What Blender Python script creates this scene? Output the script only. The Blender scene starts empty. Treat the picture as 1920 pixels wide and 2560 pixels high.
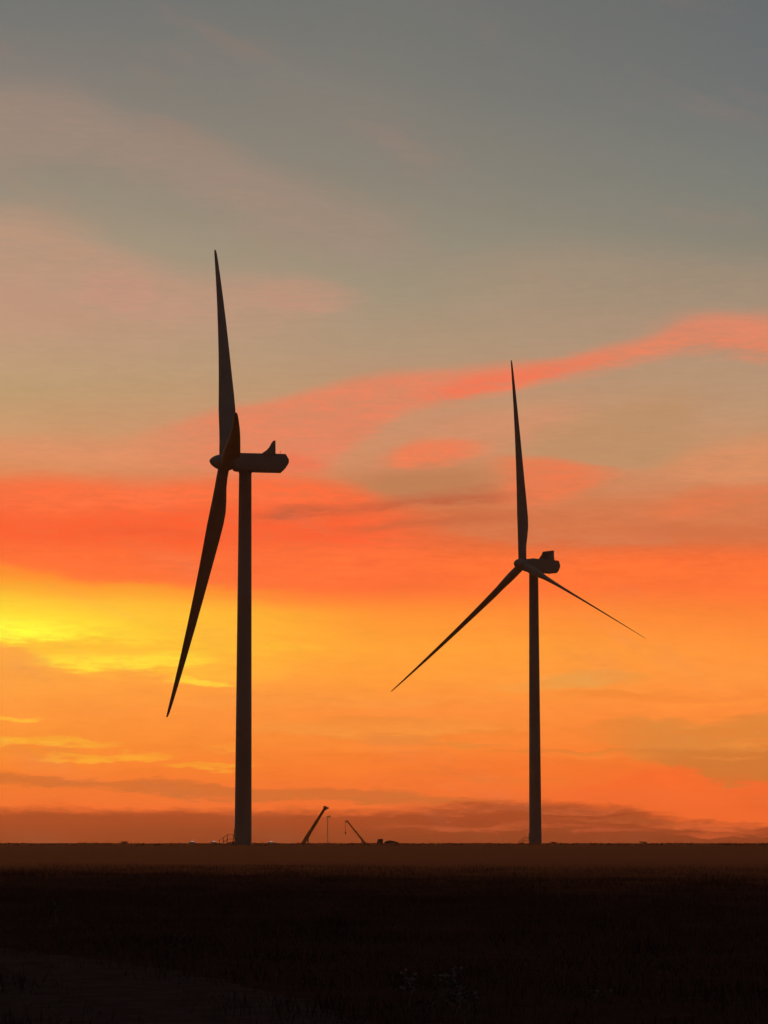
import bpy, bmesh, math, random
from mathutils import Vector, Matrix, noise
R = math.radians
random.seed(7)
scene = bpy.context.scene
COL = scene.collection

# ------------------------------------------------------------------ camera
F_PX, Y_EYE, EYE_Z = 6870.0, 2106.0, 1.7      # focal length in photo pixels, eye-level row, eye height
PITCH = math.atan((Y_EYE - 1280) / F_PX)
cam_d = bpy.data.cameras.new('camera')
cam = bpy.data.objects.new('camera', cam_d); COL.objects.link(cam)
cam.location = (0, 0, EYE_Z)
cam.rotation_euler = (math.pi / 2 + PITCH, 0, 0)
cam_d.sensor_fit = 'VERTICAL'; cam_d.sensor_height = 24.0
cam_d.lens = 24.0 * F_PX / 2560.0
cam_d.clip_start = 0.1; cam_d.clip_end = 40000
scene.camera = cam

def ray(px, py):
    a = (px - 960) / F_PX; b = (1280 - py) / F_PX
    return Vector((a, math.cos(PITCH) - b * math.sin(PITCH), math.sin(PITCH) + b * math.cos(PITCH)))
K = 1920 / 1659.0
def sky_dir(x, y):
    """compass bearing and elevation in degrees of a spot in the sky"""
    d = ray(x * K, y * K).normalized()
    return math.degrees(math.atan2(d.x, d.y)), math.degrees(math.asin(d.z))

# ------------------------------------------------------------------ sky
def lin(c):
    return tuple((v / 255 / 12.92) if v / 255 <= .04045 else ((v / 255 + .055) / 1.055) ** 2.4 for v in c) + (1.0,)
world = bpy.data.worlds.new('World'); scene.world = world; world.use_nodes = True
NT = world.node_tree; NT.nodes.clear()
SUN_AZ, SUN_EL = -9.5, 4.2
def nd(t, **kw):
    n = NT.nodes.new(t)
    for k, v in kw.items(): setattr(n, k, v)
    return n
def put(sock, v):
    if hasattr(v, 'links') or isinstance(v, bpy.types.NodeSocket): NT.links.new(v, sock)
    else: sock.default_value = v
def m(op, a, b=0.0, c=0.0):
    n = nd('ShaderNodeMath', operation=op); put(n.inputs[0], a); put(n.inputs[1], b); put(n.inputs[2], c)
    return n.outputs[0]
def step(v, a, b, lo=0.0, hi=1.0, kind='SMOOTHSTEP'):
    n = nd('ShaderNodeMapRange', interpolation_type=kind); n.clamp = True
    put(n.inputs[0], v)
    for i, q in enumerate((a, b, lo, hi)): put(n.inputs[1 + i], q)
    return n.outputs[0]
def mix(f, a, b):
    n = nd('ShaderNodeMix', data_type='RGBA'); put(n.inputs[0], f); put(n.inputs[6], a); put(n.inputs[7], b)
    return n.outputs[2]
tc = nd('ShaderNodeTexCoord'); sep = nd('ShaderNodeSeparateXYZ')
nrm = nd('ShaderNodeVectorMath', operation='NORMALIZE'); NT.links.new(tc.outputs['Generated'], nrm.inputs[0])
NT.links.new(nrm.outputs[0], sep.inputs[0])
AZ = m('MULTIPLY', m('ARCTAN2', sep.outputs[0], sep.outputs[1]), 180 / math.pi)
EL = m('MULTIPLY', m('ARCSINE', sep.outputs[2]), 180 / math.pi)
def streak(sx, sy, seed, detail=5.0, rough=.55, slant=0.0):
    cv = nd('ShaderNodeCombineXYZ')
    put(cv.inputs[0], m('MULTIPLY', AZ, sx)); put(cv.inputs[1], m('MULTIPLY', m('MULTIPLY_ADD', AZ, slant, EL), sy)); cv.inputs[2].default_value = seed
    n = nd('ShaderNodeTexNoise'); n.inputs['Scale'].default_value = 1.0
    n.inputs['Detail'].default_value = detail; n.inputs['Roughness'].default_value = rough
    NT.links.new(cv.outputs[0], n.inputs['Vector'])
    return m('SUBTRACT', n.outputs['Fac'], 0.5)
N1 = streak(.55, 2.2, 3.1)            # long soft wisps
N2 = streak(2.0, 11.0, 8.7, 4.0, .6)  # fine drawn-out fibres
N4 = streak(4.5, 26.0, 21.3, 3.0, .6)   # finest threads
N3 = streak(.35, 1.0, 15.2, 6.0, .6, .35)  # slanting high veil
WARP = m('ADD', m('MULTIPLY', N1, .55), m('MULTIPLY', N2, .22))
ELW = m('ADD', EL, WARP)
ELB = m('ADD', EL, m('ADD', m('MULTIPLY', N1, .34), m('MULTIPLY_ADD', N4, .10, m('MULTIPLY', N2, .22))))
TEX = step(m('ADD', m('MULTIPLY', N1, .8), m('MULTIPLY_ADD', N4, .5, m('MULTIPLY', N2, 1.2))), -.26, .24)
UW = m('ADD', m('MULTIPLY_ADD', AZ, 1 / 24, .5), m('MULTIPLY', N1, .02))

# clear-sky colour by elevation, near the sun / off the sun / well off the sun
ROWS = [  # photo row, colour near the sun, further off, furthest off
 (-200, (95,101,104), (95,101,104), (91,97,102)),
 (0,    (112,115,113), (113,115,111), (101,106,107)),
 (200,  (132,126,118), (122,122,115), (109,113,113)),
 (400,  (148,138,122), (138,132,119), (122,125,118)),
 (550,  (166,149,125), (151,142,123), (136,132,118)),
 (650,  (180,150,125), (163,147,123), (152,138,119)),
 (750,  (186,156,123), (176,149,121), (174,145,119)),
 (850,  (190,156,115), (190,148,114), (186,148,116)),
 (950,  (205,152,108), (206,143,105), (196,148,110)),
 (1000, (218,145,98),  (208,140,100), (200,145,105)),
 (1060, (232,128,80),  (205,128,85),  (212,138,96)),
 (1120, (248,105,58),  (212,112,66),  (216,122,76)),
 (1180, (252,102,50),  (228,106,58),  (222,112,64)),
 (1215, (252,112,46),  (252,108,52),  (250,108,54)),
 (1270, (252,150,46),  (253,114,52),  (253,114,54)),
 (1330, (254,205,50),  (254,148,52),  (253,130,54)),
 (1400, (253,190,55),  (254,162,54),  (254,145,58)),
 (1460, (253,164,64),  (254,156,56),  (254,148,62)),
 (1530, (252,151,60),  (252,143,58),  (254,140,57)),
 (1600, (252,145,50),  (250,133,50),  (251,130,49)),
 (1670, (250,128,42),  (252,120,42),  (252,110,39)),
 (1720, (250,116,42),  (252,112,42),  (252,104,40)),
 (1760, (250,104,38),  (246,102,40),  (250,100,38)),
 (1822, (205,88,42),   (205,88,42),   (215,88,40)),
]
def ramp(col):
    n = nd('ShaderNodeValToRGB'); cr = n.color_ramp; cr.interpolation = 'LINEAR'
    pts = sorted((max(0.0, min(1.0, sky_dir(830, r[0])[1] / 22.0)), r[col]) for r in ROWS)
    cr.elements[0].position, cr.elements[0].color = pts[0][0], lin(pts[0][1])
    cr.elements[1].position, cr.elements[1].color = pts[-1][0], lin(pts[-1][1])
    for p, c in pts[1:-1]: e = cr.elements.new(p); e.color = lin(c)
    put(n.inputs[0], m('DIVIDE', m('ADD', EL, m('MULTIPLY', WARP, .35)), 22.0))
    return n.outputs[0]
D_SUN = m('PINGPONG', m('ABSOLUTE', m('SUBTRACT', AZ, SUN_AZ)), 180.0)
base = mix(step(D_SUN, 1.7, 9.5, kind='LINEAR'), ramp(1), ramp(2))
base = mix(step(D_SUN, 9.5, 17.4, kind='LINEAR'), base, ramp(3))
dusk = mix(step(EL, 0.0, 30.0), lin((44, 38, 42)), lin((42, 44, 52)))
SKY = mix(step(D_SUN, 16.0, 100.0), base, dusk)
SKY = mix(step(EL, 17.0, 48.0), SKY, lin((68, 74, 82)))
NEAR = step(m('ABSOLUTE', AZ), 14.0, 34.0, 1.0, 0.0)

PXD = K / 119.0       # degrees of elevation in one photo row
LAYERS = []
def cloud(top, bot, col, alpha=1.0, st=10, sb=10, left=None, right=None, tex=.35, ragged=True):
    """a cloud sheet lying between an upper and a lower edge, with soft ragged borders"""
    LAYERS.append(dict(kind='sheet', top=top, bot=bot, col=col, alpha=alpha, st=st, sb=sb, left=left, right=right, tex=tex, ragged=ragged,
                       lo=min(p[1] for p in top) - st - 45, hi=max(p[1] for p in bot) + sb + 45))
def wisp(cx, cy, hw, hh, col, alpha=1.0, tilt=0.0, tex=.45):
    """a lens-shaped wisp; tilt is the fall in rows across its half width"""
    LAYERS.append(dict(kind='wisp', cx=cx, cy=cy, hw=hw, hh=hh, col=col, alpha=alpha, tilt=tilt, tex=tex, lo=cy - 2 * hh - abs(tilt) - 45, hi=cy + 2 * hh + abs(tilt) + 45))
def curve(vals, u):
    n = nd('ShaderNodeFloatCurve'); cu = n.mapping.curves[0]
    q = sorted(vals)
    if q[0][0] > 0.0: q.insert(0, (0.0, q[0][1]))
    if q[-1][0] < 1.0: q.append((1.0, q[-1][1]))
    cu.points[0].location = q[0]; cu.points[1].location = q[-1]
    for p in q[1:-1]: cu.points.new(*p)
    n.mapping.extend = 'HORIZONTAL'; n.mapping.update()
    put(n.inputs['Value'], u)
    return n.outputs[0]
def U(x, y=1300): return (sky_dir(x, y)[0] + 12) / 24
def edge(pts): return [((a_ + 12) / 24, (e_ + 4) / 26) for a_, e_ in (sky_dir(*p) for p in pts)]
def lay(sky, L, e_in, t_in, eps):
    tick = sky                       # a vanishing share of the layer below keeps the layers in order
    e = m('MULTIPLY_ADD', tick, eps, e_in); u = m('MULTIPLY_ADD', tick, eps, UW)
    if L['kind'] == 'sheet':
        k = step(m('SUBTRACT', e, curve(edge(L['bot']), u)), -L['sb'] * PXD / 26, L['sb'] * PXD / 26, 0.0, L['alpha'])
        k = m('MULTIPLY', k, step(m('SUBTRACT', e, curve(edge(L['top']), u)), -L['st'] * PXD / 26, L['st'] * PXD / 26, 1.0, 0.0))
        if L['left']:  k = m('MULTIPLY', k, step(u, U(L['left'][0]), U(L['left'][1])))
        if L['right']: k = m('MULTIPLY', k, step(u, U(L['right'][0]), U(L['right'][1]), 1.0, 0.0))
    else:
        a_, e_ = sky_dir(L['cx'], L['cy']); hu = U(L['cx'] + L['hw'], L['cy']) - U(L['cx'], L['cy']); he = L['hh'] * PXD / 26
        du = m('MULTIPLY_ADD', u, 1 / hu, -((a_ + 12) / 24) / hu)
        dv = m('MULTIPLY_ADD', e, 1 / he, -((e_ + 4) / 26) / he)
        dv = m('MULTIPLY_ADD', du, L['tilt'] / L['hh'], dv)
        k = step(m('MULTIPLY_ADD', dv, dv, m('MULTIPLY', du, du)), .15, 1.35, L['alpha'], 0.0)
    return mix(m('MULTIPLY', k, t_in), sky, lin(L['col']))

# high veil, slanting down to the right
cloud([(0,185),(150,200),(300,262),(500,325),(700,415),(870,478),(1000,560)], [(0,350),(150,345),(400,425),(600,505),(870,575),(1000,610)], (166,138,122), .58, 48, 60, right=(780,1050))
cloud([(0,60),(400,70),(700,150),(1000,240),(1200,330)], [(0,140),(400,150),(700,300),(1000,420),(1200,480)], (138,128,120), .35, 45, 60, left=(300,700), right=(800,1150))
cloud([(0,450),(150,488),(300,555),(430,598),(600,600),(750,625),(830,640)], [(0,770),(300,745),(600,712),(830,660)], (198,149,124), .58, 42, 75, right=(620,840))
wisp(260, 625, 90, 45, (200,145,124), .5)
wisp(660, 640, 130, 34, (198,145,124), .45, 4)
cloud([(900,560),(1200,530),(1659,560)], [(900,700),(1200,740),(1659,690)], (178,146,120), .35, 50, 60, left=(850,1150))
# salmon streak rising to the right
cloud([(150,985),(300,935),(450,892),(600,862),(700,835),(850,808),(1000,797),(1200,778),(1300,752),(1400,730),(1500,690),(1600,686),(1659,690)],
      [(150,1030),(400,1015),(560,1030),(700,1005),(790,945),(880,890),(960,872),(1080,846),(1200,816),(1300,798),(1400,772),(1480,758),(1560,758),(1659,775)], (232,130,94), .92, 17, 24, left=(180,520), tex=.3, ragged=False)
cloud([(850,850),(950,835),(1020,812),(1100,797),(1200,784),(1300,768)], [(850,862),(950,866),(1020,852),(1100,832),(1200,812),(1300,790)], (243,116,82), .8, 16, 14, left=(850,1010), right=(1180,1420), tex=.5, ragged=False)
cloud([(1380,700),(1500,672),(1659,668)], [(1380,745),(1500,735),(1659,740)], (218,138,108), .5, 22, 22, left=(1340,1520))
cloud([(0,940),(200,950),(420,940)], [(0,985),(200,1000),(420,1000)], (228,142,100), .5, 26, 20, right=(300,520))
cloud([(960,900),(1100,880),(1250,870)], [(960,945),(1100,960),(1250,955)], (216,142,104), .6, 30, 30, left=(820,1000), right=(1180,1330))
# olive gap on the right between the streaks
cloud([(1100,952),(1250,900),(1400,860),(1500,840)], [(1100,985),(1250,1000),(1400,1010),(1500,1000)], (188,144,104), .8, 40, 10, left=(1050,1180), right=(1430,1560), tex=.1, ragged=False)
cloud([(1440,790),(1560,780),(1659,800)], [(1440,850),(1560,880),(1659,870)], (184,148,116), .5, 26, 30, left=(1330,1480))
# lens of salmon and the drifts below it
cloud([(820,985),(880,960),(960,948),(1040,955),(1090,962)], [(820,1010),(900,1014),(980,1002),(1040,985),(1090,972)], (242,124,82), .9, 15, 13, left=(790,880), right=(980,1100), tex=.3, ragged=False)
cloud([(1060,985),(1150,986),(1230,995),(1330,1012),(1400,1022)], [(1060,1085),(1150,1088),(1250,1068),(1310,1045),(1400,1026)], (236,120,76), .92, 13, 18, left=(1020,1140), right=(1230,1400), tex=.3, ragged=False)
cloud([(1380,1010),(1500,975),(1659,945)], [(1380,1045),(1500,1050),(1659,1035)], (222,142,96), .75, 24, 20, left=(1360,1500), tex=.2)
cloud([(780,1022),(900,1016),(1020,1004),(1060,992)], [(780,1062),(900,1075),(1020,1080),(1100,1072)], (188,126,84), .9, 20, 16, left=(700,860), right=(980,1130), tex=.25)
# red-orange sheet on the left
cloud([(0,1042),(100,1035),(300,1046),(400,1040),(600,1026),(700,1038),(790,1066),(850,1090),(930,1112)], [(0,1225),(200,1262),(500,1285),(930,1275)], (254,105,58), .96, 28, 42, right=(760,1100), tex=.3, ragged=False)
cloud([(0,1110),(300,1090),(560,1090),(800,1110)], [(0,1190),(300,1205),(560,1190),(800,1170)], (246,90,46), .75, 30, 30, right=(700,960), tex=.8)
cloud([(0,1060),(300,1056),(700,1060)], [(0,1110),(300,1100),(700,1080)], (255,122,70), .55, 20, 24, right=(560,800), tex=.8)
cloud([(0,1170),(400,1180),(900,1185),(1659,1195)], [(0,1240),(400,1262),(900,1262),(1659,1262)], (255,122,54), .5, 20, 20, tex=.8)
cloud([(560,985),(640,980),(720,1000)], [(560,1012),(640,1015),(720,1020)], (240,112,76), .7, 16, 14, left=(540,620), right=(660,760))
# dull wisps across it
cloud([(150,1150),(260,1138),(380,1140),(480,1150)], [(150,1160),(260,1152),(380,1156),(480,1160)], (236,88,46), .7, 12, 12, left=(100,260), right=(380,520), tex=.5)
cloud([(520,1112),(640,1092),(760,1094),(900,1070),(1050,1062),(1130,1060)], [(520,1124),(640,1116),(760,1110),(900,1092),(1050,1086),(1130,1080)], (192,94,62), .95, 15, 13, left=(480,620), right=(1020,1200), tex=.55)
cloud([(660,1140),(820,1124),(960,1112),(1100,1104),(1300,1110)], [(660,1150),(820,1142),(960,1140),(1100,1130),(1300,1134)], (196,98,62), .85, 15, 14, left=(640,860), right=(1050,1320), tex=.6)
cloud([(860,1132),(960,1130),(1100,1118),(1300,1090),(1500,1070),(1659,1060)], [(860,1150),(960,1156),(1100,1168),(1300,1178),(1500,1174),(1659,1166)], (212,122,78), .8, 24, 14, left=(840,1040), tex=.5)
cloud([(1380,1100),(1500,1060),(1659,1040)], [(1380,1130),(1500,1110),(1659,1090)], (228,118,72), .7, 18, 24, left=(1300,1500), tex=.4)
cloud([(1330,1132),(1450,1132),(1560,1138),(1659,1130)], [(1330,1150),(1450,1162),(1560,1166),(1659,1160)], (206,106,64), .55, 14, 10, left=(1280,1450), tex=.6)
# the glow over the hidden sun
cloud([(0,1216),(120,1240),(260,1262),(400,1265),(600,1275)], [(0,1290),(300,1290),(600,1290)], (253,148,46), .75, 14, 10, right=(420,760), tex=.15)
cloud([(-200,1262),(0,1268),(200,1282),(400,1290),(600,1310),(800,1320)], [(-200,1400),(0,1384),(60,1400),(120,1440),(300,1452),(480,1476),(560,1466),(700,1425),(900,1400)], (254,192,54), .92, 36, 16, right=(200,780), tex=.12, ragged=False)
cloud([(-200,1290),(0,1300),(200,1325),(400,1350)], [(-200,1398),(0,1386),(150,1384),(400,1392)], (255,226,54), .85, 30, 13, right=(120,460), tex=.3, ragged=False)
cloud([(-200,1325),(0,1335),(100,1345),(200,1358)], [(-200,1390),(0,1382),(100,1380),(200,1378)], (255,255,62), .9, 22, 11, right=(40,260), tex=.3, ragged=False)
wisp(255, 1428, 210, 22, (255,226,60), .8, -3, .5)
wisp(440, 1470, 80, 8, (255,214,60), .85, 5, .2)
wisp(560, 1400, 160, 16, (254,190,52), .5)
cloud([(-200,1400),(0,1390),(60,1408),(100,1430)], [(-200,1500),(0,1500),(60,1480),(100,1450)], (252,160,66), .9, 8, 20, right=(40,130), tex=.2, ragged=False)
# small drifts in the orange
wisp(1270, 1468, 130, 20, (226,156,76), .75)
wisp(1180, 1478, 150, 14, (236,156,70), .5)
wisp(25, 1548, 75, 6, (254,190,56), .9)
wisp(60, 1606, 210, 9, (254,184,50), .85, 5)
wisp(230, 1634, 160, 8, (254,178,46), .75, -2)
wisp(80, 1625, 180, 5, (238,140,44), .6, 3)
wisp(450, 1655, 110, 9, (254,172,42), .75, 2)
wisp(480, 1620, 70, 10, (254,164,50), .5)
wisp(820, 1570, 330, 24, (238,148,62), .6)
wisp(700, 1515, 420, 14, (244,152,66), .4)
wisp(870, 1595, 90, 14, (226,136,58), .6)
wisp(1010, 1605, 110, 7, (226,134,54), .7)
wisp(760, 1635, 130, 9, (244,122,44), .6, 3)
wisp(950, 1672, 170, 9, (240,116,44), .65, 4)
cloud([(1250,1566),(1400,1548),(1540,1556),(1659,1545)], [(1250,1590),(1380,1640),(1500,1660),(1659,1690)], (216,134,58), .85, 14, 22, left=(1180,1440), tex=.25)
cloud([(1350,1618),(1480,1614),(1659,1628)], [(1350,1640),(1480,1672),(1560,1700),(1659,1696)], (206,116,48), .8, 10, 9, left=(1280,1500), tex=.25)
wisp(1330, 1625, 330, 6, (216,124,48), .6, 8)
wisp(1560, 1640, 90, 5, (232,136,56), .6, 2)
cloud([(1180,1712),(1300,1690),(1420,1668),(1490,1658),(1560,1690),(1659,1696)], [(1180,1740),(1659,1790)], (255,104,40), .8, 6, 14, left=(1100,1300), tex=.1)
rw = random.Random(12)
for i in range(16):       # thin loose threads
    dark = rw.random() < .6
    wisp(rw.uniform(560, 1640), rw.uniform(1490, 1725), rw.uniform(90, 230), rw.uniform(6, 11), (228, 122, 46) if dark else (255, 150, 58), rw.uniform(.18, .34), rw.uniform(-2, 5), .5)
# dusky bands near the horizon
cloud([(-100,1662),(0,1668),(120,1680),(260,1690),(330,1684),(420,1688),(540,1706),(700,1706),(860,1712),(960,1722),(1080,1732)],
      [(-100,1696),(0,1698),(120,1702),(260,1708),(380,1722),(540,1732),(700,1730),(860,1736),(960,1738),(1080,1740)], (206,104,44), .9, 6, 6, right=(980,1120), tex=.3, ragged=False)
cloud([(150,1732),(300,1742),(500,1752),(700,1755)], [(150,1742),(300,1752),(500,1758),(700,1760)], (228,90,36), .5, 6, 5, left=(60,200), right=(500,700), tex=.5)
# low bank on the horizon
cloud([(-200,1752),(0,1751),(300,1750),(600,1753),(780,1753),(850,1752),(930,1745),(1010,1737),(1100,1736),(1250,1740),(1330,1748),(1440,1766),(1540,1778),(1659,1790)],
      [(-200,1990),(1659,1990)], (150,47, 18), 1.0, 14, 10, tex=.0, ragged=False)
cloud([(-200,1792),(1659,1792)], [(-200,1990),(1659,1990)], (124,38,15), .9, 24, 10, tex=.1, ragged=False)
wisp(890, 1748, 170, 11, (222,92,42), .6, -6, .8)
wisp(1180, 1752, 240, 7, (210,92,50), .6, 3, .8)
wisp(1040, 1758, 120, 6, (212,90,50), .5, 0, .8)
wisp(1120, 1788, 330, 9, (200,82,46), .65, 2, .8)
wisp(1540, 1782, 150, 10, (222,92,44), .75, 4, .8)
wisp(1590, 1800, 140, 8, (210,82,42), .7, 2, .8)
wisp(1330, 1770, 150, 5, (190,84,42), .5, 3)
# the layers are composed slab by slab of elevation; beyond the clouds of this quarter the plain gradient goes on
E1 = m('MULTIPLY_ADD', ELW, 1 / 26, 4 / 26); E2 = m('MULTIPLY_ADD', ELB, 1 / 26, 4 / 26)
TEXS = {q: m('MULTIPLY', m('MULTIPLY_ADD', TEX, q, 1.0 - q), NEAR) for q in (.1, .3, .5, .8)}
gain = m('MULTIPLY_ADD', m('ADD', m('MULTIPLY_ADD', N4, .35, m('MULTIPLY', N2, .6)), m('MULTIPLY', N1, .6)), step(EL, 3.0, 16.0, .30, .07), step(EL, .4, 9.0, 1.08, 1.02))
FAR = m('MULTIPLY', step(N3, .02, .3), step(EL, 12.0, 26.0, .16, 0.0))       # thin streaks all round
def finish(sky):
    sky = mix(FAR, sky, lin((190, 130, 105)))
    vm = nd('ShaderNodeVectorMath', operation='SCALE'); put(vm.inputs[0], sky); put(vm.inputs['Scale'], gain)
    bg = nd('ShaderNodeBackground'); NT.links.new(vm.outputs[0], bg.inputs['Color']); bg.inputs['Strength'].default_value = 1.0
    return bg.outputs[0]
def choose(cond, a_, b_):
    n = nd('ShaderNodeMixShader'); put(n.inputs[0], cond); NT.links.new(a_, n.inputs[1]); NT.links.new(b_, n.inputs[2]); return n.outputs[0]
CUTS = [-9999, 420, 700, 900, 1040, 1200, 1340, 1500, 1640, 1760, 99999]
slabs = []
for r0, r1 in zip(CUTS, CUTS[1:]):
    sky = SKY
    for L in LAYERS:
        if L['hi'] > r0 and L['lo'] < r1:
            sky = lay(sky, L, E1 if L.get('ragged', True) else E2, TEXS[min(TEXS, key=lambda q: abs(q - L['tex']))], 1e-7 * (1 + .03 * len(slabs)))
    slabs.append(finish(sky))
def tree(i, j):
    if j - i == 1: return slabs[i]
    k = (i + j) // 2
    return choose(m('LESS_THAN', EL, sky_dir(830, CUTS[k])[1]), tree(i, k), tree(k, j))
sh = choose(m('GREATER_THAN', NEAR, 0.0), finish(SKY), tree(0, len(slabs)))
out = nd('ShaderNodeOutputWorld'); NT.links.new(sh, out.inputs['Surface'])
world.cycles.sampling_method = 'MANUAL'; world.cycles.sample_map_resolution = 512

# ------------------------------------------------------------------ sun (veiled by cloud, low on the left)
sd = bpy.data.lights.new('sun', 'SUN'); sun = bpy.data.objects.new('sun', sd); COL.objects.link(sun)
sd.energy = 0.6; sd.angle = R(10); sd.color = (1.0, .42, .12)
sv = Vector((math.sin(R(SUN_AZ)) * math.cos(R(SUN_EL)), math.cos(R(SUN_AZ)) * math.cos(R(SUN_EL)), math.sin(R(SUN_EL))))
sun.rotation_euler = sv.to_track_quat('Z', 'Y').to_euler()

# ------------------------------------------------------------------ exposure and render settings
vs = scene.view_settings; vs.view_transform = 'Standard'; vs.look = 'None'; vs.exposure = 0.0; vs.gamma = 1.0
vs.use_curve_mapping = False
scene.render.engine = 'CYCLES'
scene.cycles.use_denoising = True
scene.cycles.max_bounces = 4; scene.cycles.volume_bounces = 1
scene.render.film_transparent = False

# ------------------------------------------------------------------ materials
def material(name, c1, c2=None, scale=1.0, rough=.8, bump=0.0, metallic=0.0, stretch=(1, 1, 1), detail=6.0, spec=.5):
    mt = bpy.data.materials.new(name); mt.use_nodes = True
    t = mt.node_tree; b = t.nodes['Principled BSDF']
    b.inputs['Roughness'].default_value = rough; b.inputs['Metallic'].default_value = metallic; b.inputs['Specular IOR Level'].default_value = spec
    g = t.nodes.new('ShaderNodeTexCoord'); mp = t.nodes.new('ShaderNodeMapping'); mp.inputs['Scale'].default_value = stretch
    n = t.nodes.new('ShaderNodeTexNoise'); n.inputs['Scale'].default_value = scale; n.inputs['Detail'].default_value = detail
    n.inputs['Roughness'].default_value = .65
    t.links.new(g.outputs['Object'], mp.inputs[0]); t.links.new(mp.outputs[0], n.inputs['Vector'])
    cr = t.nodes.new('ShaderNodeValToRGB'); cr.color_ramp.elements[0].position = .3; cr.color_ramp.elements[1].position = .7
    cr.color_ramp.elements[0].color = (*c1, 1); cr.color_ramp.elements[1].color = (*(c2 or c1), 1)
    t.links.new(n.outputs['Fac'], cr.inputs[0]); t.links.new(cr.outputs[0], b.inputs['Base Color'])
    if bump:
        bp = t.nodes.new('ShaderNodeBump'); bp.inputs['Strength'].default_value = bump
        t.links.new(n.outputs['Fac'], bp.inputs['Height']); t.links.new(bp.outputs[0], b.inputs['Normal'])
    return mt
M = {}
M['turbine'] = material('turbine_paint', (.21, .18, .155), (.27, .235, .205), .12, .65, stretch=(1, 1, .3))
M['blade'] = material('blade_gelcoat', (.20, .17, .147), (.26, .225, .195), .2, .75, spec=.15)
M['dark_metal'] = material('dark_metal', (.05, .05, .05), (.09, .085, .08), 2.0, .5, metallic=.3)
M['radiator'] = material('radiator_fins', (.10, .10, .10), (.16, .16, .16), 3.0, .5)
M['crane'] = material('crane_paint', (.30, .13, .02), (.40, .18, .03), .8, .5)
M['rubber'] = material('rubber', (.02, .02, .02), (.035, .033, .03), 4.0, .9)
M['glass'] = material('vehicle_glass', (.02, .022, .025), (.03, .03, .03), 1.0, .08)
M['white_van'] = material('white_van_paint', (.72, .72, .71), (.80, .80, .79), 1.0, .3)
M['lamp'] = material('lamp_lens', (.8, .75, .7)); _b = M['lamp'].node_tree.nodes['Principled BSDF']
_b.inputs['Emission Color'].default_value = (1.0, .62, .5, 1); _b.inputs['Emission Strength'].default_value = .5
M['truck'] = material('truck_paint', (.08, .06, .05), (.12, .09, .07), 1.0, .5)
M['concrete'] = material('concrete', (.28, .26, .23), (.38, .35, .31), 1.5, .9, .3)
M['bark'] = material('twig_bark', (.05, .035, .025), (.08, .055, .04), 6.0, .9)
M['leaf'] = material('shrub_leaf', (.035, .045, .015), (.06, .06, .022), 3.0, .8)
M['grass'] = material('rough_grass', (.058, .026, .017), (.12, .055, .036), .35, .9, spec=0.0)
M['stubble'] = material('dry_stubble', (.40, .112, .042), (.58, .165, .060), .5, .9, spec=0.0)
M['straw'] = material('dry_weed', (.09, .068, .05), (.15, .118, .088), 5.0, .8)
M['gravel'] = material('gravel', (.045, .026, .022), (.095, .055, .048), 2.2, .95, .5, detail=10, spec=0.0)

# ------------------------------------------------------------------ mesh helpers
def link(name, me, mat, parent=None, smooth=False):
    o = bpy.data.objects.new(name, me); COL.objects.link(o)
    if mat is not None and not me.materials: me.materials.append(mat)
    if parent is not None: o.parent = parent
    if smooth:
        for p in me.polygons: p.use_smooth = True
    return o
def bm_obj(name, bm, mat, parent=None, smooth=False):
    bmesh.ops.recalc_face_normals(bm, faces=bm.faces[:])
    me = bpy.data.meshes.new(name); bm.to_mesh(me); bm.free()
    return link(name, me, mat, parent, smooth)
def box(bm, c, s, bev=0.0, mtx=None):
    r = bmesh.ops.create_cube(bm, size=1.0)
    vs_ = r['verts']
    for v in vs_: v.co = Vector((v.co.x * s[0], v.co.y * s[1], v.co.z * s[2])) + Vector(c)
    if bev:
        es = list({e for v in vs_ for e in v.link_edges})
        rb = bmesh.ops.bevel(bm, geom=es, offset=bev, segments=2, affect='EDGES', profile=.5)
        vs_ = list({v for f in rb['faces'] for v in f.verts} | {v for v in vs_ if v.is_valid})
    if mtx is not None:
        for v in vs_:
            if v.is_valid: v.co = mtx @ v.co
def loft(bm, rings, cap=True):
    vr = [[bm.verts.new(p) for p in r] for r in rings]
    n = len(vr[0])
    for a, b in zip(vr, vr[1:]):
        for i in range(n): bm.faces.new((a[i], a[(i + 1) % n], b[(i + 1) % n], b[i]))
    if cap:
        bm.faces.new(vr[0]); bm.faces.new(vr[-1][::-1])
def ring(c, axis, r, n=24):
    axis = Vector(axis).normalized()
    u = axis.orthogonal().normalized(); w = axis.cross(u)
    return [Vector(c) + u * math.cos(2 * math.pi * i / n) * r + w * math.sin(2 * math.pi * i / n) * r for i in range(n)]
def tube(bm, a, b, ra, rb=None, n=10):
    d = Vector(b) - Vector(a)
    loft(bm, [ring(a, d, ra, n), ring(b, d, ra if rb is None else rb, n)])
def thing(name, label, cat, loc=(0, 0, 0), rz=0.0, group=None):
    o = bpy.data.objects.new(name, None); COL.objects.link(o); o.empty_display_size = .5
    o.location = loc; o.rotation_euler = (0, 0, rz); o['label'] = label; o['category'] = cat
    if group: o['group'] = group
    return o

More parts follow.
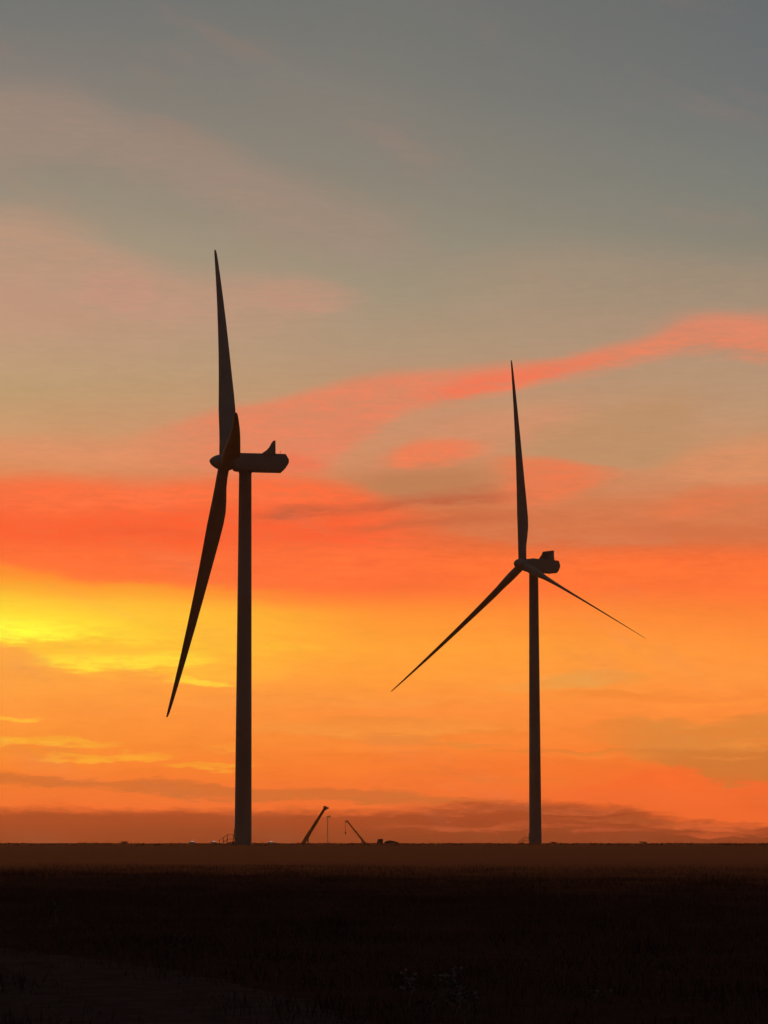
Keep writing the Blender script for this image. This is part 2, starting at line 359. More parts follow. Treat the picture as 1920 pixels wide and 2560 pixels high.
# ------------------------------------------------------------------ ground
PROFILE = [(0, 0), (60, 0), (105, .02), (140, .14), (200, .38), (300, .66), (450, .93), (600, 1.09), (720, 1.28), (830, 1.45), (900, 1.30), (1000, -1.9), (1400, -2.6), (3000, -7), (9000, -14)]
def profile(r):
    for (a, za), (b, zb) in zip(PROFILE, PROFILE[1:]):
        if r <= b: return za + (zb - za) * (r - a) / (b - a)
    return PROFILE[-1][1]
def height(x, y):
    r = math.hypot(x, y)
    z = profile(r)
    w = max(0.0, min(1.0, (r - 15) / 40))
    z += w * .10 * noise.noise(Vector((x * .05, y * .05, 0))) + .05 * noise.noise(Vector((x * .22, y * .22, 3)))
    if y > 0:
        az = math.degrees(math.atan2(x, y))
        # a low weedy bank on the left where the near ground ends
        k = max(0.0, min(1.0, (0.5 - az) / 6.0))
        z += k * .16 * math.exp(-((r - 118) / 14) ** 2)
        if 500 < r < 900: z += .12 * noise.noise(Vector((az * .9, r * .004, 7))) * min(1, (900 - r) / 60, (r - 500) / 100)
    return z
def ground_at(px, py):
    """the spot where the ground shows at this place of the photograph"""
    d = ray(px, py); t = 15.0
    while t < 900:
        p = Vector((0, 0, EYE_Z)) + d * t
        if p.z <= height(p.x, p.y): return p
        t *= 1.004
    return Vector((0, 0, EYE_Z)) + d * 900
angs = []
a = -180.0
while a < 180.0 - 1e-6:
    angs.append(a); a += .2 if -11 <= a < 11 else (1.0 if -30 <= a < 30 else 4.0)
rads = [1.0]
while rads[-1] < 9000: rads.append(rads[-1] * (1.022 if 20 < rads[-1] < 1100 else 1.12))
verts = [(0, 0, height(0, 0))]; faces = []
for r in rads:
    for a in angs:
        x, y = r * math.sin(R(a)), r * math.cos(R(a)); verts.append((x, y, height(x, y)))
nA = len(angs)
for j in range(nA): faces.append((0, 1 + (j + 1) % nA, 1 + j))
for i in range(len(rads) - 1):
    for j in range(nA):
        p, q = 1 + i * nA, 1 + (i + 1) * nA
        faces.append((p + j, p + (j + 1) % nA, q + (j + 1) % nA, q + j))
me = bpy.data.meshes.new('ground'); me.from_pydata(verts, [], faces); me.update()
gm = bpy.data.materials.new('field'); gm.use_nodes = True
t = gm.node_tree; b = t.nodes['Principled BSDF']; b.inputs['Roughness'].default_value = .95; b.inputs['Specular IOR Level'].default_value = 0.0
geo = t.nodes.new('ShaderNodeNewGeometry')
ln = t.nodes.new('ShaderNodeVectorMath'); ln.operation = 'LENGTH'; t.links.new(geo.outputs['Position'], ln.inputs[0])
nz = t.nodes.new('ShaderNodeTexNoise'); nz.inputs['Scale'].default_value = .05; nz.inputs['Detail'].default_value = 8; nz.inputs['Roughness'].default_value = .7
t.links.new(geo.outputs['Position'], nz.inputs['Vector'])
ad = t.nodes.new('ShaderNodeMath'); ad.operation = 'MULTIPLY_ADD'; t.links.new(nz.outputs['Fac'], ad.inputs[0]); ad.inputs[1].default_value = 60.0
t.links.new(ln.outputs['Value'], ad.inputs[2])
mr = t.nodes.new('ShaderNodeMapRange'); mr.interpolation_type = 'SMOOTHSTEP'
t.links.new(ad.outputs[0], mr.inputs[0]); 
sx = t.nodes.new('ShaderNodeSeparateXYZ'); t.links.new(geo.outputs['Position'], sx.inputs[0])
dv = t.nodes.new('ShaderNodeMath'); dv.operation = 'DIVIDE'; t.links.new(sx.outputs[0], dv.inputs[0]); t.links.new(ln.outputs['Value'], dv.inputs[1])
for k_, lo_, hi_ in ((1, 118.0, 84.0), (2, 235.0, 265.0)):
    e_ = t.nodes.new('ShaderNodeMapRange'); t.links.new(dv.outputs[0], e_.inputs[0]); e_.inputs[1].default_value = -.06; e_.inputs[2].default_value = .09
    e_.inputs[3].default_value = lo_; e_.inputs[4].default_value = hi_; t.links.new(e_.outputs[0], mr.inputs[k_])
n2 = t.nodes.new('ShaderNodeTexNoise'); n2.inputs['Scale'].default_value = 1.2; n2.inputs['Detail'].default_value = 10; n2.inputs['Roughness'].default_value = .75
t.links.new(geo.outputs['Position'], n2.inputs['Vector'])
def two(c1, c2):
    cr = t.nodes.new('ShaderNodeValToRGB'); cr.color_ramp.elements[0].position = .3; cr.color_ramp.elements[1].position = .72
    cr.color_ramp.elements[0].color = (*c1, 1); cr.color_ramp.elements[1].color = (*c2, 1)
    t.links.new(n2.outputs['Fac'], cr.inputs[0]); return cr.outputs[0]
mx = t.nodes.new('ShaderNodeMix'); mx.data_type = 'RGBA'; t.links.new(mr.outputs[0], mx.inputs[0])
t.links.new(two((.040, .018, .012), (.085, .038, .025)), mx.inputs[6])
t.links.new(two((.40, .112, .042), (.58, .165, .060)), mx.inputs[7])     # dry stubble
t.links.new(mx.outputs[2], b.inputs['Base Color'])
bp = t.nodes.new('ShaderNodeBump'); bp.inputs['Strength'].default_value = .6; bp.inputs['Distance'].default_value = .08
t.links.new(n2.outputs['Fac'], bp.inputs['Height']); t.links.new(bp.outputs[0], b.inputs['Normal'])
g = link('ground', me, gm, smooth=True); g['kind'] = 'structure'

# gravel track along the near left
c0 = [ground_at(900, 2950), ground_at(640, 2660), ground_at(330, 2500), ground_at(40, 2420), ground_at(-500, 2330)]
cl = []
for i in range(len(c0) - 1):
    p0 = c0[max(i - 1, 0)]; p1 = c0[i]; p2 = c0[i + 1]; p3 = c0[min(i + 2, len(c0) - 1)]
    for s in range(24):
        u = s / 24
        cl.append(.5 * ((2 * p1) + (p2 - p0) * u + (2 * p0 - 5 * p1 + 4 * p2 - p3) * u * u + (3 * p1 - p0 - 3 * p2 + p3) * u ** 3))
TRACK = [Vector((p.x, p.y)) for p in cl]
bm = bmesh.new(); prev = None
for i, p in enumerate(TRACK):
    d = (TRACK[min(i + 1, len(TRACK) - 1)] - TRACK[max(i - 1, 0)]).normalized(); nrm_ = Vector((-d.y, d.x))
    row = []
    for k in range(9):
        s = (k - 4) / 4 * (1.7 + .25 * noise.noise(Vector((i * .3, k, 5))))
        q = p + nrm_ * s
        row.append(bm.verts.new((q.x, q.y, height(q.x, q.y) + .03 - (.022 if k in (0, 8) else 0))))
    if prev:
        for k in range(8): bm.faces.new((prev[k], prev[k + 1], row[k + 1], row[k]))
    prev = row
tr = bm_obj('track', bm, M['gravel'], smooth=True); tr['kind'] = 'structure'

# rough grass over the near ground
gv, gf = [], []
def near_track(x, y):
    lim = random.uniform(.25, 1.75) ** 2
    return any((x - q.x) ** 2 + (y - q.y) ** 2 < lim for q in TRACK[::3])
cnt = 0
while cnt < 130000:
    r = math.sqrt(random.uniform(20 ** 2, 185 ** 2)); a = random.uniform(-10.5, 10.5)
    far_ = 92 - max(0, a + 1) * 3.0 + 16 * noise.noise(Vector((a * .7, 2.0, 0)))
    if r > far_ and random.random() < ((r - far_) / (86 + max(0, a + 1) * 2)) ** .6: continue
    x, y = r * math.sin(R(a)), r * math.cos(R(a))
    dn = noise.noise(Vector((x * .35, y * .35, 11)))
    if random.random() > .55 + dn * .9: continue
    if r < 60 and near_track(x, y): continue
    cnt += 1
    z = height(x, y) - .02
    h = random.uniform(.07, .22) * (1 + .7 * dn); w = random.uniform(.003, .008); th = random.uniform(0, math.tau)
    dx, dy = math.cos(th) * w, math.sin(th) * w; lx, ly = random.gauss(0, .07), random.gauss(0, .07)
    k = len(gv)
    gv += [(x - dx, y - dy, z), (x + dx, y + dy, z), (x + dx * .8 + lx * .4, y + dy * .8 + ly * .4, z + h * .6), (x - dx * .8 + lx * .4, y - dy * .8 + ly * .4, z + h * .6), (x + lx, y + ly, z + h)]
    gf += [(k, k + 1, k + 2, k + 3), (k + 3, k + 2, k + 4)]
me = bpy.data.meshes.new('grass'); me.from_pydata(gv, [], gf); me.update()
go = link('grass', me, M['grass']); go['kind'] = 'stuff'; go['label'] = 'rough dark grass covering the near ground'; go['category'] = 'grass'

sv_, sf_ = [], []
for i in range(3600):                        # rough tufts along the far rise
    a = random.uniform(-9.5, 9.5); r = random.uniform(560, 845)
    if noise.noise(Vector((a * 1.6, r * .01, 31))) < random.uniform(-.35, .5): continue
    x, y = r * math.sin(R(a)), r * math.cos(R(a)); z = height(x, y) - .03
    h = random.uniform(.08, .34); w = random.uniform(.1, .35); k = len(sv_)
    sv_ += [(x - w, y, z), (x + w, y + .1, z), (x + w * random.uniform(.1, .7), y + .05, z + h), (x - w * random.uniform(.1, .7), y, z + h * random.uniform(.5, 1)), (x, y, z + h * 1.1)]
    sf_ += [(k, k + 1, k + 2, k + 3), (k + 3, k + 2, k + 4)]
me = bpy.data.meshes.new('stubble'); me.from_pydata(sv_, [], sf_); me.update()
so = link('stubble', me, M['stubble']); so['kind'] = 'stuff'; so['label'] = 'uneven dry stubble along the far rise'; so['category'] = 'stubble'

# ------------------------------------------------------------------ wind turbines
TILT, OVER, HUB, RAD = R(5.4), 4.55, 83.2, 63.4
def tower_mesh():
    bm = bmesh.new(); prof = []
    for z in (0, .25, 27.0, 27.15, 27.3, 54.0, 54.15, 54.3, 81.3, 81.5, 81.9):
        r = 1.85 - .47 * max(0.0, (z - 4) / 77) ** 1.0
        if z in (0, .25): r = 1.98
        if z in (27.15, 54.15): r += .035
        if z == 81.5: r += .12
        prof.append((z, r))
    prof.insert(2, (.26, 1.86)); prof.sort()
    loft(bm, [ring((0, 0, z), (0, 0, 1), r, 48) for z, r in prof])
    return bm
def blade_mesh():
    st = [(1.0, 2.45, 1.0), (3.5, 2.45, 1.0), (6, 2.65, .80), (9, 3.25, .52), (12, 3.7, .37), (15, 3.78, .29), (19, 3.5, .24), (25, 3.0, .21), (32, 2.5, .19), (40, 2.0, .175), (48, 1.5, .165), (55, 1.08, .16), (60, .78, .16), (62.3, .6, .16), (63.4, .34, .2)]
    rings = []; n = 28
    for r, c, tk in st:
        air = max(0.0, min(1.0, (1.0 - tk) / .6))           # 0 round root, 1 aerofoil
        tw = R(6) * max(0, 1 - r / 45) * air + R(8)
        pre = 63.4 * math.tan(R(4.1)) * (.55 * r / 63.4 + .45 * (r / 63.4) ** 2.2)
        le = (.5 * (1 - air) + .33 * air) * c
        pts = []
        for i in range(n):
            q = 2 * math.pi * i / n
            s = .5 * (1 - math.cos(q)); sg = 1 if q < math.pi else -1
            thick = 5 * tk * c * (.2969 * math.sqrt(s) - .126 * s - .3516 * s * s + .2843 * s ** 3 - .1036 * s ** 4)
            rnd = .5 * c * abs(math.sin(q))
            xx = sg * (thick * air + rnd * (1 - air)) + air * .02 * c * math.sin(math.pi * s)
            yy = le - s * c
            pts.append(Vector((xx * math.cos(tw) + yy * math.sin(tw), -xx * math.sin(tw) + yy * math.cos(tw) + pre, r)))
        rings.append(pts)
    bm = bmesh.new(); loft(bm, rings); return bm
def rrect(x, zt, zb, hw, ch=.28, n=3):
    zc = (zt + zb) / 2; hh = (zt - zb) / 2; c = min(ch, hh * .6, hw * .6); pts = []
    for sx, sz, a0 in ((1, 1, 0), (-1, 1, 90), (-1, -1, 180), (1, -1, 270)):
        for i in range(n + 1):
            q = R(a0 + 90 * i / n)
            pts.append(Vector((x, sx * (hw - c) + c * math.cos(q), zc + sz * (hh - c) + c * math.sin(q))))
    return pts
def nacelle_mesh():
    bm = bmesh.new()
    loft(bm, [rrect(*s) for s in ((-3.0, 84.35, 81.6, 1.35), (-2.5, 84.6, 81.1, 1.8), (-1.9, 84.72, 80.95, 1.98), (3.0, 84.72, 80.86, 1.98), (8.0, 84.72, 80.86, 1.98), (8.75, 84.70, 81.55, 1.95), (9.45, 83.6, 82.7, 1.75))])
    tube(bm, (0, 0, 80.5), (0, 0, 81.0), 1.5, 1.5, 32)
    return bm
def cooler_mesh():
    bm = bmesh.new()
    for s in (-1, 1):       # triangular side cheeks
        y = s * 2.2; prof = [(3.3, 84.55), (4.5, 85.45), (5.5, 86.6), (5.95, 87.45), (6.4, 87.55), (6.45, 84.55)]
        loft(bm, [[Vector((x, y - .05, z)) for x, z in prof], [Vector((x, y + .05, z)) for x, z in prof]])
    box(bm, (6.2, 0, 87.5), (.5, 4.3, .12)); box(bm, (6.2, 0, 84.8), (.4, 4.3, .3))
    return bm
def core_mesh():
    bm = bmesh.new(); box(bm, (6.15, 0, 86.15), (.22, 4.28, 2.5))
    for i in range(14): box(bm, (6.02, 0, 85.05 + i * .17), (.06, 4.26, .04))
    return bm
def hub_mesh():
    bm = bmesh.new(); ax = Vector((-math.cos(TILT), 0, math.sin(TILT))); c = Vector((0, 0, HUB)) + ax * OVER
    loft(bm, [ring(c + ax * t_, ax, r, 32) for t_, r in ((-1.75, 1.25), (-1.5, 1.5), (-.9, 1.72), (.5, 1.76), (1.3, 1.66), (2.0, 1.42), (2.6, 1.08), (3.05, .7), (3.3, .36), (3.42, .06))])
    return bm
def stair_mesh():
    bm = bmesh.new()
    box(bm, (-2.65, 0, 1.32), (1.5, 1.3, .08)); 
    for i in range(6): box(bm, (-3.55 - i * .27, 0, 1.15 - i * .19), (.26, 1.0, .05))
    for s in (-1, 1):
        tube(bm, (-3.4, s * .55, 1.25), (-5.1, s * .55, .02), .05)
        tube(bm, (-3.4, s * .55, 2.3), (-5.1, s * .55, 1.05), .03); tube(bm, (-2.0, s * .6, 2.3), (-3.4, s * .55, 2.3), .03)
        for x, z0, z1 in ((-3.4, 0, 2.3), (-2.1, 0, 2.3), (-4.25, .6, 1.7), (-5.1, 0, 1.05)): tube(bm, (x, s * .57, z0), (x, s * .57, z1), .035)
    return bm
def door_mesh():
    bm = bmesh.new(); box(bm, (-1.88, 0, 2.45), (.12, .95, 2.1), .04); return bm
def mesh_of(bm, name, mat, smooth=False):
    bmesh.ops.recalc_face_normals(bm, faces=bm.faces[:])
    me = bpy.data.meshes.new(name); bm.to_mesh(me); bm.free(); me.materials.append(mat)
    if smooth:
        for p in me.polygons: p.use_smooth = True
    return me
def autosmooth(me, deg=35):
    for p in me.polygons: p.use_smooth = True
    bm = bmesh.new(); bm.from_mesh(me)
    for e in bm.edges:
        if len(e.link_faces) == 2 and e.calc_face_angle(0) > R(deg): e.smooth = False
    bm.to_mesh(me); bm.free()
    return me
T_ME = dict(tower=autosmooth(mesh_of(tower_mesh(), 'tower', M['turbine'])), blade=autosmooth(mesh_of(blade_mesh(), 'blade', M['blade'])),
            nacelle=autosmooth(mesh_of(nacelle_mesh(), 'nacelle', M['turbine']), 25), cooler=mesh_of(cooler_mesh(), 'cooler', M['turbine']),
            core=mesh_of(core_mesh(), 'radiator', M['radiator']), hub=autosmooth(mesh_of(hub_mesh(), 'spinner', M['turbine'])),
            stair=mesh_of(stair_mesh(), 'stair', M['dark_metal']), door=mesh_of(door_mesh(), 'door', M['dark_metal']))
def mast_mesh():
    bm = bmesh.new(); tube(bm, (7.6, -1.2, 84.6), (7.6, -1.2, 85.3), .03); tube(bm, (7.6, -1.45, 85.15), (7.6, -.95, 85.15), .03)
    box(bm, (7.6, -1.45, 85.24), (.1, .1, .16)); box(bm, (7.6, -.95, 85.24), (.1, .1, .16)); return bm
T_ME['mast'] = mesh_of(mast_mesh(), 'wind_sensor', M['dark_metal'])
def turbine(px, dist, yaw, phi, label, stair_rot, blades=True, base_z=None, name='wind_turbine', group='wind turbines', detail=True):
    d = ray(px, 2112); x = d.x / d.y * dist
    z = (1.7 - (2113 - Y_EYE) / F_PX * dist) if base_z is None else base_z
    root = thing(name, label, 'wind turbine', (x, dist, z), yaw, group)
    tw = link('tower', T_ME['tower'], None, root)
    if detail:
        dr = link('door', T_ME['door'], None, tw); dr.rotation_euler.z = stair_rot
        s = link('stair', T_ME['stair'], None, tw); s.rotation_euler.z = stair_rot
    na = link('nacelle', T_ME['nacelle'], None, root); na.location.z = .9
    co = link('cooler', T_ME['cooler'], None, na); link('radiator', T_ME['core'], None, na); 
    if detail: link('wind_sensor', T_ME['mast'], None, na)
    if blades:
        link('spinner', T_ME['hub'], None, root)
        ax = Vector((-math.cos(TILT), 0, math.sin(TILT))); u = Vector((math.sin(TILT), 0, math.cos(TILT))); h = Vector((0, -1, 0))
        c = Vector((0, 0, HUB)) + ax * OVER
        for k in range(3):
            q = phi + k * 2 * math.pi / 3
            rr = u * math.cos(q) + h * math.sin(q); w = ax.cross(rr)
            bl = link('blade', T_ME['blade'], None, root)
            bl.matrix_local = Matrix(((w.x, ax.x, rr.x, c.x), (w.y, ax.y, rr.y, c.y), (w.z, ax.z, rr.z, c.z), (0, 0, 0, 1)))
    return root
t1 = turbine(607.5, 600, R(9.2), R(-30.7), 'tall wind turbine seen almost side-on, blades feathered, one blade pointing up and one down', R(-9))
t2 = turbine(1338.5, 824, R(40.3), R(-5.5), 'farther wind turbine with three blades spread wide like a Y, rotor turned half towards us', R(-60))
for tt, d_ in ((t1, 'wind_turbine'), (t2, 'wind_turbine')):
    bm = bmesh.new(); loft(bm, [ring((0, 0, -1.2), (0, 0, 1), 3.6, 32), ring((0, 0, .02), (0, 0, 1), 3.2, 32)])
    bm_obj('foundation', bm, M['concrete'], tt)
turbine(819.0, 7600, R(-8), 0, 'tiny bladeless turbine tower, faded by haze, between two crane booms', 0, blades=False, base_z=-12.0, name='unfinished_turbine', group=None, detail=False)

# ------------------------------------------------------------------ cranes behind the rise
def wheel(parent, x, y, z, r=.7, w=.45):
    bm = bmesh.new(); loft(bm, [ring((x, y - w / 2, z), (0, 1, 0), r * .9, 20), ring((x, y - w / 2 + .06, z), (0, 1, 0), r, 20), ring((x, y + w / 2 - .06, z), (0, 1, 0), r, 20), ring((x, y + w / 2, z), (0, 1, 0), r * .9, 20)])
    o = bm_obj('wheel', bm, M['rubber'], parent)
    bm = bmesh.new(); loft(bm, [ring((x, y - w / 2 - .02, z), (0, 1, 0), r * .5, 14), ring((x, y + w / 2 + .02, z), (0, 1, 0), r * .5, 14)])
    bm_obj('rim', bm, M['dark_metal'], o)
def crane(px, dist, tip, mirror, thick, label, hook_drop, sections=3):
    """telescopic mobile crane; the boom foot shows at photo column px on the skyline and its head at tip"""
    s = -1 if mirror else 1
    d = ray(px, 2109); foot_x = d.x / d.y * dist
    d = ray(*tip); tipw = Vector((d.x / d.y * dist, dist, EYE_Z + d.z / d.y * dist))
    slope = (tipw.z - (EYE_Z - 3 / F_PX * dist)) / abs(tipw.x - foot_x)
    gz = height(foot_x, dist)
    piv_z = gz + 2.5
    piv_x = foot_x - s * (EYE_Z - piv_z) / slope if slope else foot_x
    root = thing('mobile_crane', label, 'crane', (piv_x + s * 1.2, dist, gz), 0, 'mobile cranes behind the rise')
    L = lambda x, y, z: Vector((s * x, y, z))
    bm = bmesh.new(); box(bm, (0, 0, 1.15), (11.5, 2.6, .7), .08); box(bm, (s * 4.6, 0, 1.75), (2.0, 2.5, .9), .12)
    bm_obj('chassis', bm, M['crane'], root)
    for x in (-4.2, -2.6, 2.0, 4.2):
        for y in (-1.15, 1.15): wheel(root, s * x, y, .7)
    bm = bmesh.new(); box(bm, (-s * 1.4, 0, 2.2), (3.6, 2.3, 1.2), .1); tube(bm, (0, 0, 1.45), (0, 0, 1.7), 1.1, 1.1, 24)
    bm_obj('turntable', bm, M['crane'], root)
    bm = bmesh.new(); box(bm, (-s * 3.6, 0, 2.1), (1.0, 2.5, 1.2), .08); bm_obj('counterweight', bm, M['dark_metal'], root)
    bm = bmesh.new(); box(bm, (s * .9, -1.0, 2.3), (1.6, .9, 1.5), .12); cb = bm_obj('cab', bm, M['crane'], root)
    bm = bmesh.new(); box(bm, (s * .95, -1.46, 2.55), (1.2, .03, .75), .01); bm_obj('window', bm, M['glass'], cb)
    p0 = Vector((-s * 1.2, 0, 2.5)); p1 = Vector((tipw.x - root.location.x, 0, tipw.z - gz))
    dv = p1 - p0; ln_ = dv.length; ud = dv / ln_; up = Vector((0, 1, 0)).cross(ud)
    for i in range(sections):
        a = i / sections * ln_ - (0 if i == 0 else .6); b_ = (i + 1) / sections * ln_; th = thick * (1 - .16 * i)
        bm = bmesh.new(); rs = []
        for q in (a, b_):
            c = p0 + ud * q
            rs.append([c + Vector((0, 1, 0)) * (th * .42 * e) + up * (th * .5 * f_) for e, f_ in ((-1, -.7), (-.6, -1), (.6, -1), (1, -.7), (1, .8), (.8, 1), (-.8, 1), (-1, .8))])
        loft(bm, rs)
        box(bm, p0 + ud * (b_ - .15), (.01, .01, .01))
        bm_obj('boom_section', bm, M['crane'], root)
    bm = bmesh.new()
    hd = p1 + ud * .3 + Vector((s * .9, 0, -.15)); box(bm, p1 + ud * .15, (thick * .9, thick * .8, thick * 1.0), .08)
    tube(bm, p1 + Vector((0, 0, .2)), hd, .16, .12); 
    for y in (-.25, .25): loft(bm, [ring(hd + Vector((0, y - .06, 0)), (0, 1, 0), .38, 16), ring(hd + Vector((0, y + .06, 0)), (0, 1, 0), .38, 16)])
    bm_obj('boom_head', bm, M['crane'], root)
    bm = bmesh.new(); a0 = Vector((s * 1.0, 0, 1.9)); mid = p0 + ud * (ln_ * .36) - up * (thick * .5 if s > 0 else -thick * .5)
    tube(bm, a0, a0.lerp(mid, .55), .24, .24, 14); tube(bm, a0.lerp(mid, .5), mid, .15, .15, 12)
    bm_obj('lift_cylinder', bm, M['dark_metal'], root)
    if hook_drop:
        bm = bmesh.new()
        for y in (-.2, .2): tube(bm, hd + Vector((s * .0, y, 0)), hd + Vector((0, y, -hook_drop)), .09, .09, 6)
        bm_obj('hoist_rope', bm, M['dark_metal'], root)
        bm = bmesh.new(); box(bm, hd + Vector((0, 0, -hook_drop - .5)), (.6, .5, 1.1), .1); tube(bm, hd + Vector((0, 0, -hook_drop - 1.0)), hd + Vector((.15, 0, -hook_drop - 1.6)), .12, .06)
        bm_obj('hook_block', bm, M['dark_metal'], root)
    return root
crane(759, 1000, (812, 2021), False, 1.4, 'mobile crane with a thick telescopic boom leaning right, lift cylinder under it', 0)
crane(911, 1400, (869, 2054), True, 1.0, 'distant mobile crane with a slim boom leaning left, hook rope hanging from its tip', 5.2)

# ------------------------------------------------------------------ vehicles and mounds on the skyline
def on_line(px, dist, py=2109):
    d = ray(px, py); x = d.x / d.y * dist
    return x, dist, height(x, dist)
def van(px, dist, show, label):
    x, y, z = on_line(px, dist); z0 = EYE_Z - (2108 - Y_EYE) / F_PX * dist + show - 2.15
    root = thing('van', label, 'van', (x, y, height(x, y)), R(90), 'white vans parked behind the rise')
    prof = [(-2.6, .45), (2.45, .45), (2.6, .75), (2.5, 1.05), (1.6, 1.25), (1.0, 2.0), (.6, 2.15), (-2.5, 2.15), (-2.62, 1.9)]
    bm = bmesh.new(); loft(bm, [[Vector((a, -.9 if b_ > 1.3 else -.98, b_)) for a, b_ in prof], [Vector((a, .9 if b_ > 1.3 else .98, b_)) for a, b_ in prof]])
    bo = bm_obj('body', bm, M['white_van'], root)
    bm = bmesh.new(); q = Vector((1.64, 0, 1.33)), Vector((1.06, 0, 1.95)); loft(bm, [[v + Vector((.02, s, .02)) for v in q for s in ((-.8, .8) if v is q[0] else (.8, -.8))], [v + Vector((-.02, s, -.02)) for v in q for s in ((-.8, .8) if v is q[0] else (.8, -.8))]])
    bm_obj('windscreen', bm, M['glass'], bo)
    bm = bmesh.new(); box(bm, (.2, 0, 2.24), (.25, 1.1, .18), .03); bm_obj('roof_light', bm, M['lamp'], bo)
    for sx in (-1.6, 1.6):
        for sy in (-.85, .85): wheel(root, sx, sy, .35, .35, .22)
    for sy in (-.7, .7):
        bm = bmesh.new(); box(bm, (2.57, sy, .85), (.08, .3, .18), .02); bm_obj('headlight', bm, M['glass'], bo)
    return root
VANS = [(481, 945, 'white van with glowing roof light behind the rise, farthest from the tall tower'), (535, 945, 'white van with glowing roof light, parked behind the rise nearest the tall tower'), (678, 947, 'white van with roof light between the tall tower and thick crane boom')]
for px, dist, lb in VANS: van(px, dist, .5, lb)

def truck(px0, px1, dist, label):
    d = ray(px0, 2108); x0 = d.x / d.y * dist; d = ray(px1, 2108); x1 = d.x / d.y * dist
    ln_ = x1 - x0; gz = height((x0 + x1) / 2, dist)
    root = thing('flatbed_truck', label, 'truck', ((x0 + x1) / 2, dist, gz), 0)
    bm = bmesh.new(); prof = [(0, .6), (2.1, .6), (2.1, 2.9), (1.7, 3.05), (.35, 3.0), (.05, 1.9)]
    loft(bm, [[Vector((-ln_ / 2 + a, -1.15, b_)) for a, b_ in prof], [Vector((-ln_ / 2 + a, 1.15, b_)) for a, b_ in prof]]); cb = bm_obj('cab', bm, M['truck'], root)
    bm = bmesh.new(); box(bm, (-ln_ / 2 + 1.1, -1.16, 2.3), (1.1, .03, .7)); bm_obj('window', bm, M['glass'], cb)
    bm = bmesh.new(); box(bm, (1.1, 0, .95), (ln_ - 2.0, 1.2, .3)); bm_obj('frame', bm, M['dark_metal'], root)
    bm = bmesh.new(); box(bm, (1.2, 0, 1.3), (ln_ - 2.4, 2.4, .35), .03); bm_obj('bed', bm, M['truck'], root)
    bm = bmesh.new(); rs = []
    for i in range(9):
        u = i / 8; hh = .15 + 1.0 * math.sin(math.pi * (.12 + .8 * u)) * (1.1 - .5 * u)
        rs.append([Vector((-ln_ / 2 + 2.6 + (ln_ - 3) * u, 1.0 * math.cos(q), 1.48 + max(0, hh * math.sin(q)))) for q in [math.pi * j / 8 for j in range(9)]])
    loft(bm, rs); bm_obj('tarpaulin', bm, M['rubber'], root)
    for x in (-ln_ / 2 + 1.0, ln_ / 2 - 2.0, ln_ / 2 - .9):
        for y in (-1, 1): wheel(root, x, y, .5, .5, .3)
truck(942, 1000, 945, 'dark flatbed truck with a covered load low on the skyline right of the cranes')

def shrub(px, dist, w, h, label):
    x, y, z = on_line(px, dist); rnd = random.Random(int(px))
    root = thing('shrub', label, 'shrub', (x, y, z), 0, 'low shrubs on the skyline')
    bm = bmesh.new()
    tips_ = []
    for i in range(9):
        q = Vector((rnd.uniform(-.42, .42) * w, rnd.uniform(-.3, .3) * w, h * rnd.uniform(.55, .95)))
        tube(bm, (q.x * .1, q.y * .1, -.1), q, .035, .01, 5); tips_.append(q)
    bm_obj('stem', bm, M['bark'], root)
    fv, ff = [], []
    for i in range(420):
        c = rnd.choice(tips_) * rnd.uniform(.55, 1.05) + Vector((rnd.gauss(0, .10 * w), rnd.gauss(0, .10 * w), rnd.gauss(0, .10 * h)))
        s = rnd.uniform(.05, .11); u = Vector((rnd.gauss(0, 1), rnd.gauss(0, 1), rnd.gauss(0, 1))).normalized(); v = u.orthogonal().normalized()
        k = len(fv); fv += [c - u * s, c + v * s * .45, c + u * s, c - v * s * .45]; ff.append((k, k + 1, k + 2, k + 3))
    me = bpy.data.meshes.new('foliage'); me.from_pydata(fv, [], ff); me.update(); link('foliage', me, M['leaf'], root)
shrub(312, 760, 2.6, .75, 'small dark shrub alone on the skyline, away from the white vans')
shrub(1383, 800, 2.0, .55, 'low shrub on the skyline just beside the farther turbine tower')
shrub(1607, 780, 2.2, .7, 'low shrub on the open skyline beyond the farther turbine')
shrub(578, 640, 2.4, .8, 'low shrub at the foot of the tall turbine tower')

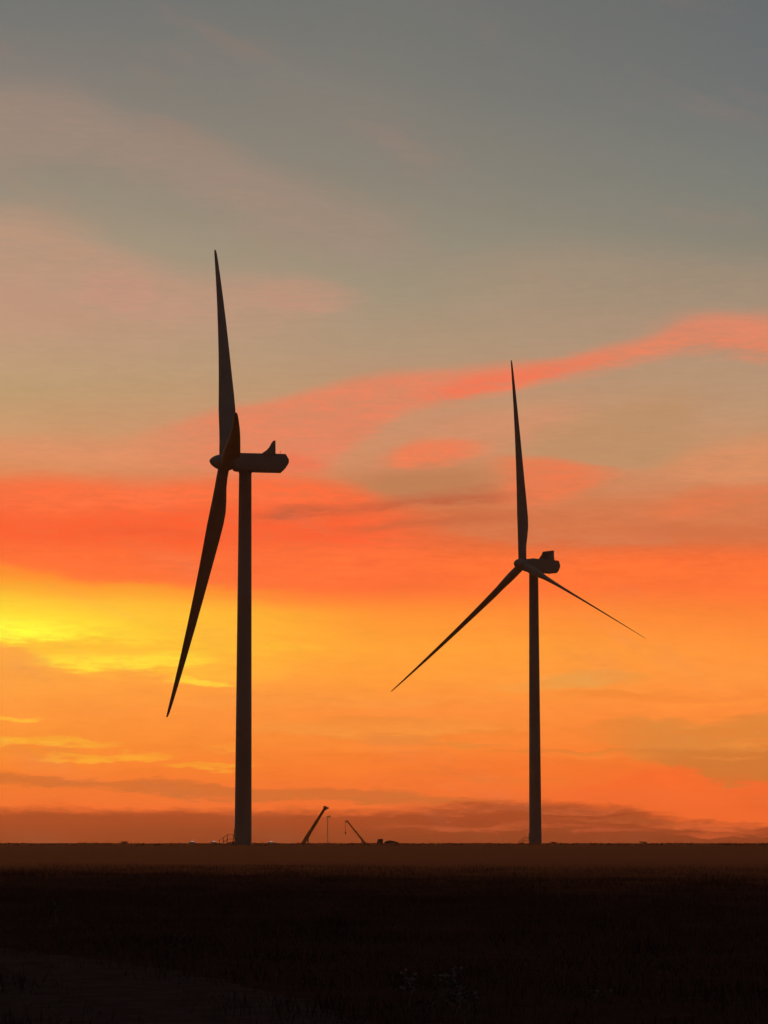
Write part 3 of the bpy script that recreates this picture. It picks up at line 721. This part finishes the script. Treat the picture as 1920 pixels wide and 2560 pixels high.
# ------------------------------------------------------------------ pale dry weeds in the near grass
def weed(px, py, h, spread, n, label):
    p = ground_at(px, py); rnd = random.Random(int(px * 7 + py))
    root = thing('weed', label, 'weed', (p.x, p.y, height(p.x, p.y) - .02), rnd.uniform(0, 6), 'pale dry weeds in the near grass')
    bm = bmesh.new(); ends = []
    for i in range(n):
        q = Vector((rnd.gauss(0, spread), rnd.gauss(0, spread), h * rnd.uniform(.55, 1.0))); k = Vector((q.x * .35, q.y * .35, q.z * .55))
        tube(bm, (q.x * .1, q.y * .1, 0), k, .006, .005, 5); tube(bm, k, q, .005, .003, 5); ends.append(q)
        for j in range(2):
            e = k.lerp(q, rnd.uniform(.1, .6)); f_ = e + Vector((rnd.gauss(0, .06), rnd.gauss(0, .06), rnd.uniform(.04, .12))); tube(bm, e, f_, .004, .003, 4); ends.append(f_)
    bm_obj('stem', bm, M['straw'], root)
    for q in ends:
        bm = bmesh.new()
        for i in range(7):
            u = Vector((rnd.gauss(0, 1), rnd.gauss(0, 1), rnd.uniform(-.2, 1))).normalized() * rnd.uniform(.02, .045); w = u.orthogonal() * .35
            a, b_, c, d = (bm.verts.new(q), bm.verts.new(q + u * .5 + w), bm.verts.new(q + u), bm.verts.new(q + u * .5 - w)); bm.faces.new((a, b_, c, d))
        bm_obj('seed_head', bm, M['straw'], root)
for px, py, h, sp, n, lb in [
    (140, 2315, .55, .12, 4, 'thin dry weed standing by itself in the dark grass beyond the gravel track'),
    (425, 2410, .45, .15, 5, 'bushy pale weed at the grassy edge of the gravel track'),
    (1020, 2520, .38, .12, 5, 'low tangled weed, the leftmost clump of the pale group beside the track bend'),
    (1060, 2556, .36, .14, 6, 'dense pale weed with many seed heads in the middle of the group'),
    (1108, 2510, .40, .08, 4, 'tall narrow pale weed standing above the weed group'),
    (1130, 2550, .36, .12, 6, 'spreading pale weed with broad seed heads in the weed group'),
    (1172, 2566, .34, .10, 4, 'small pale weed on the outer edge of the weed group'),
    (1490, 2535, .25, .05, 2, 'tiny single-stemmed dry weed alone in the open grass')]:
    weed(px, py, h, sp, n, lb)

# ------------------------------------------------------------------ haze
bm = bmesh.new(); box(bm, (0, 0, 67), (18400, 18400, 176))
hm = bpy.data.materials.new('haze'); hm.use_nodes = True; ht = hm.node_tree; ht.nodes.clear()
pv = ht.nodes.new('ShaderNodeVolumePrincipled'); ho = ht.nodes.new('ShaderNodeOutputMaterial')
pv.inputs['Color'].default_value = (.92, .70, .48, 1); pv.inputs['Density'].default_value = 4.0e-5; pv.inputs['Anisotropy'].default_value = .6
pv.inputs['Density Attribute'].default_value = ''
ht.links.new(pv.outputs[0], ho.inputs['Volume'])
hz = bm_obj('haze', bm, hm); hz['kind'] = 'stuff'; hz['label'] = 'thin evening haze lying over the plain'; hz['category'] = 'haze'
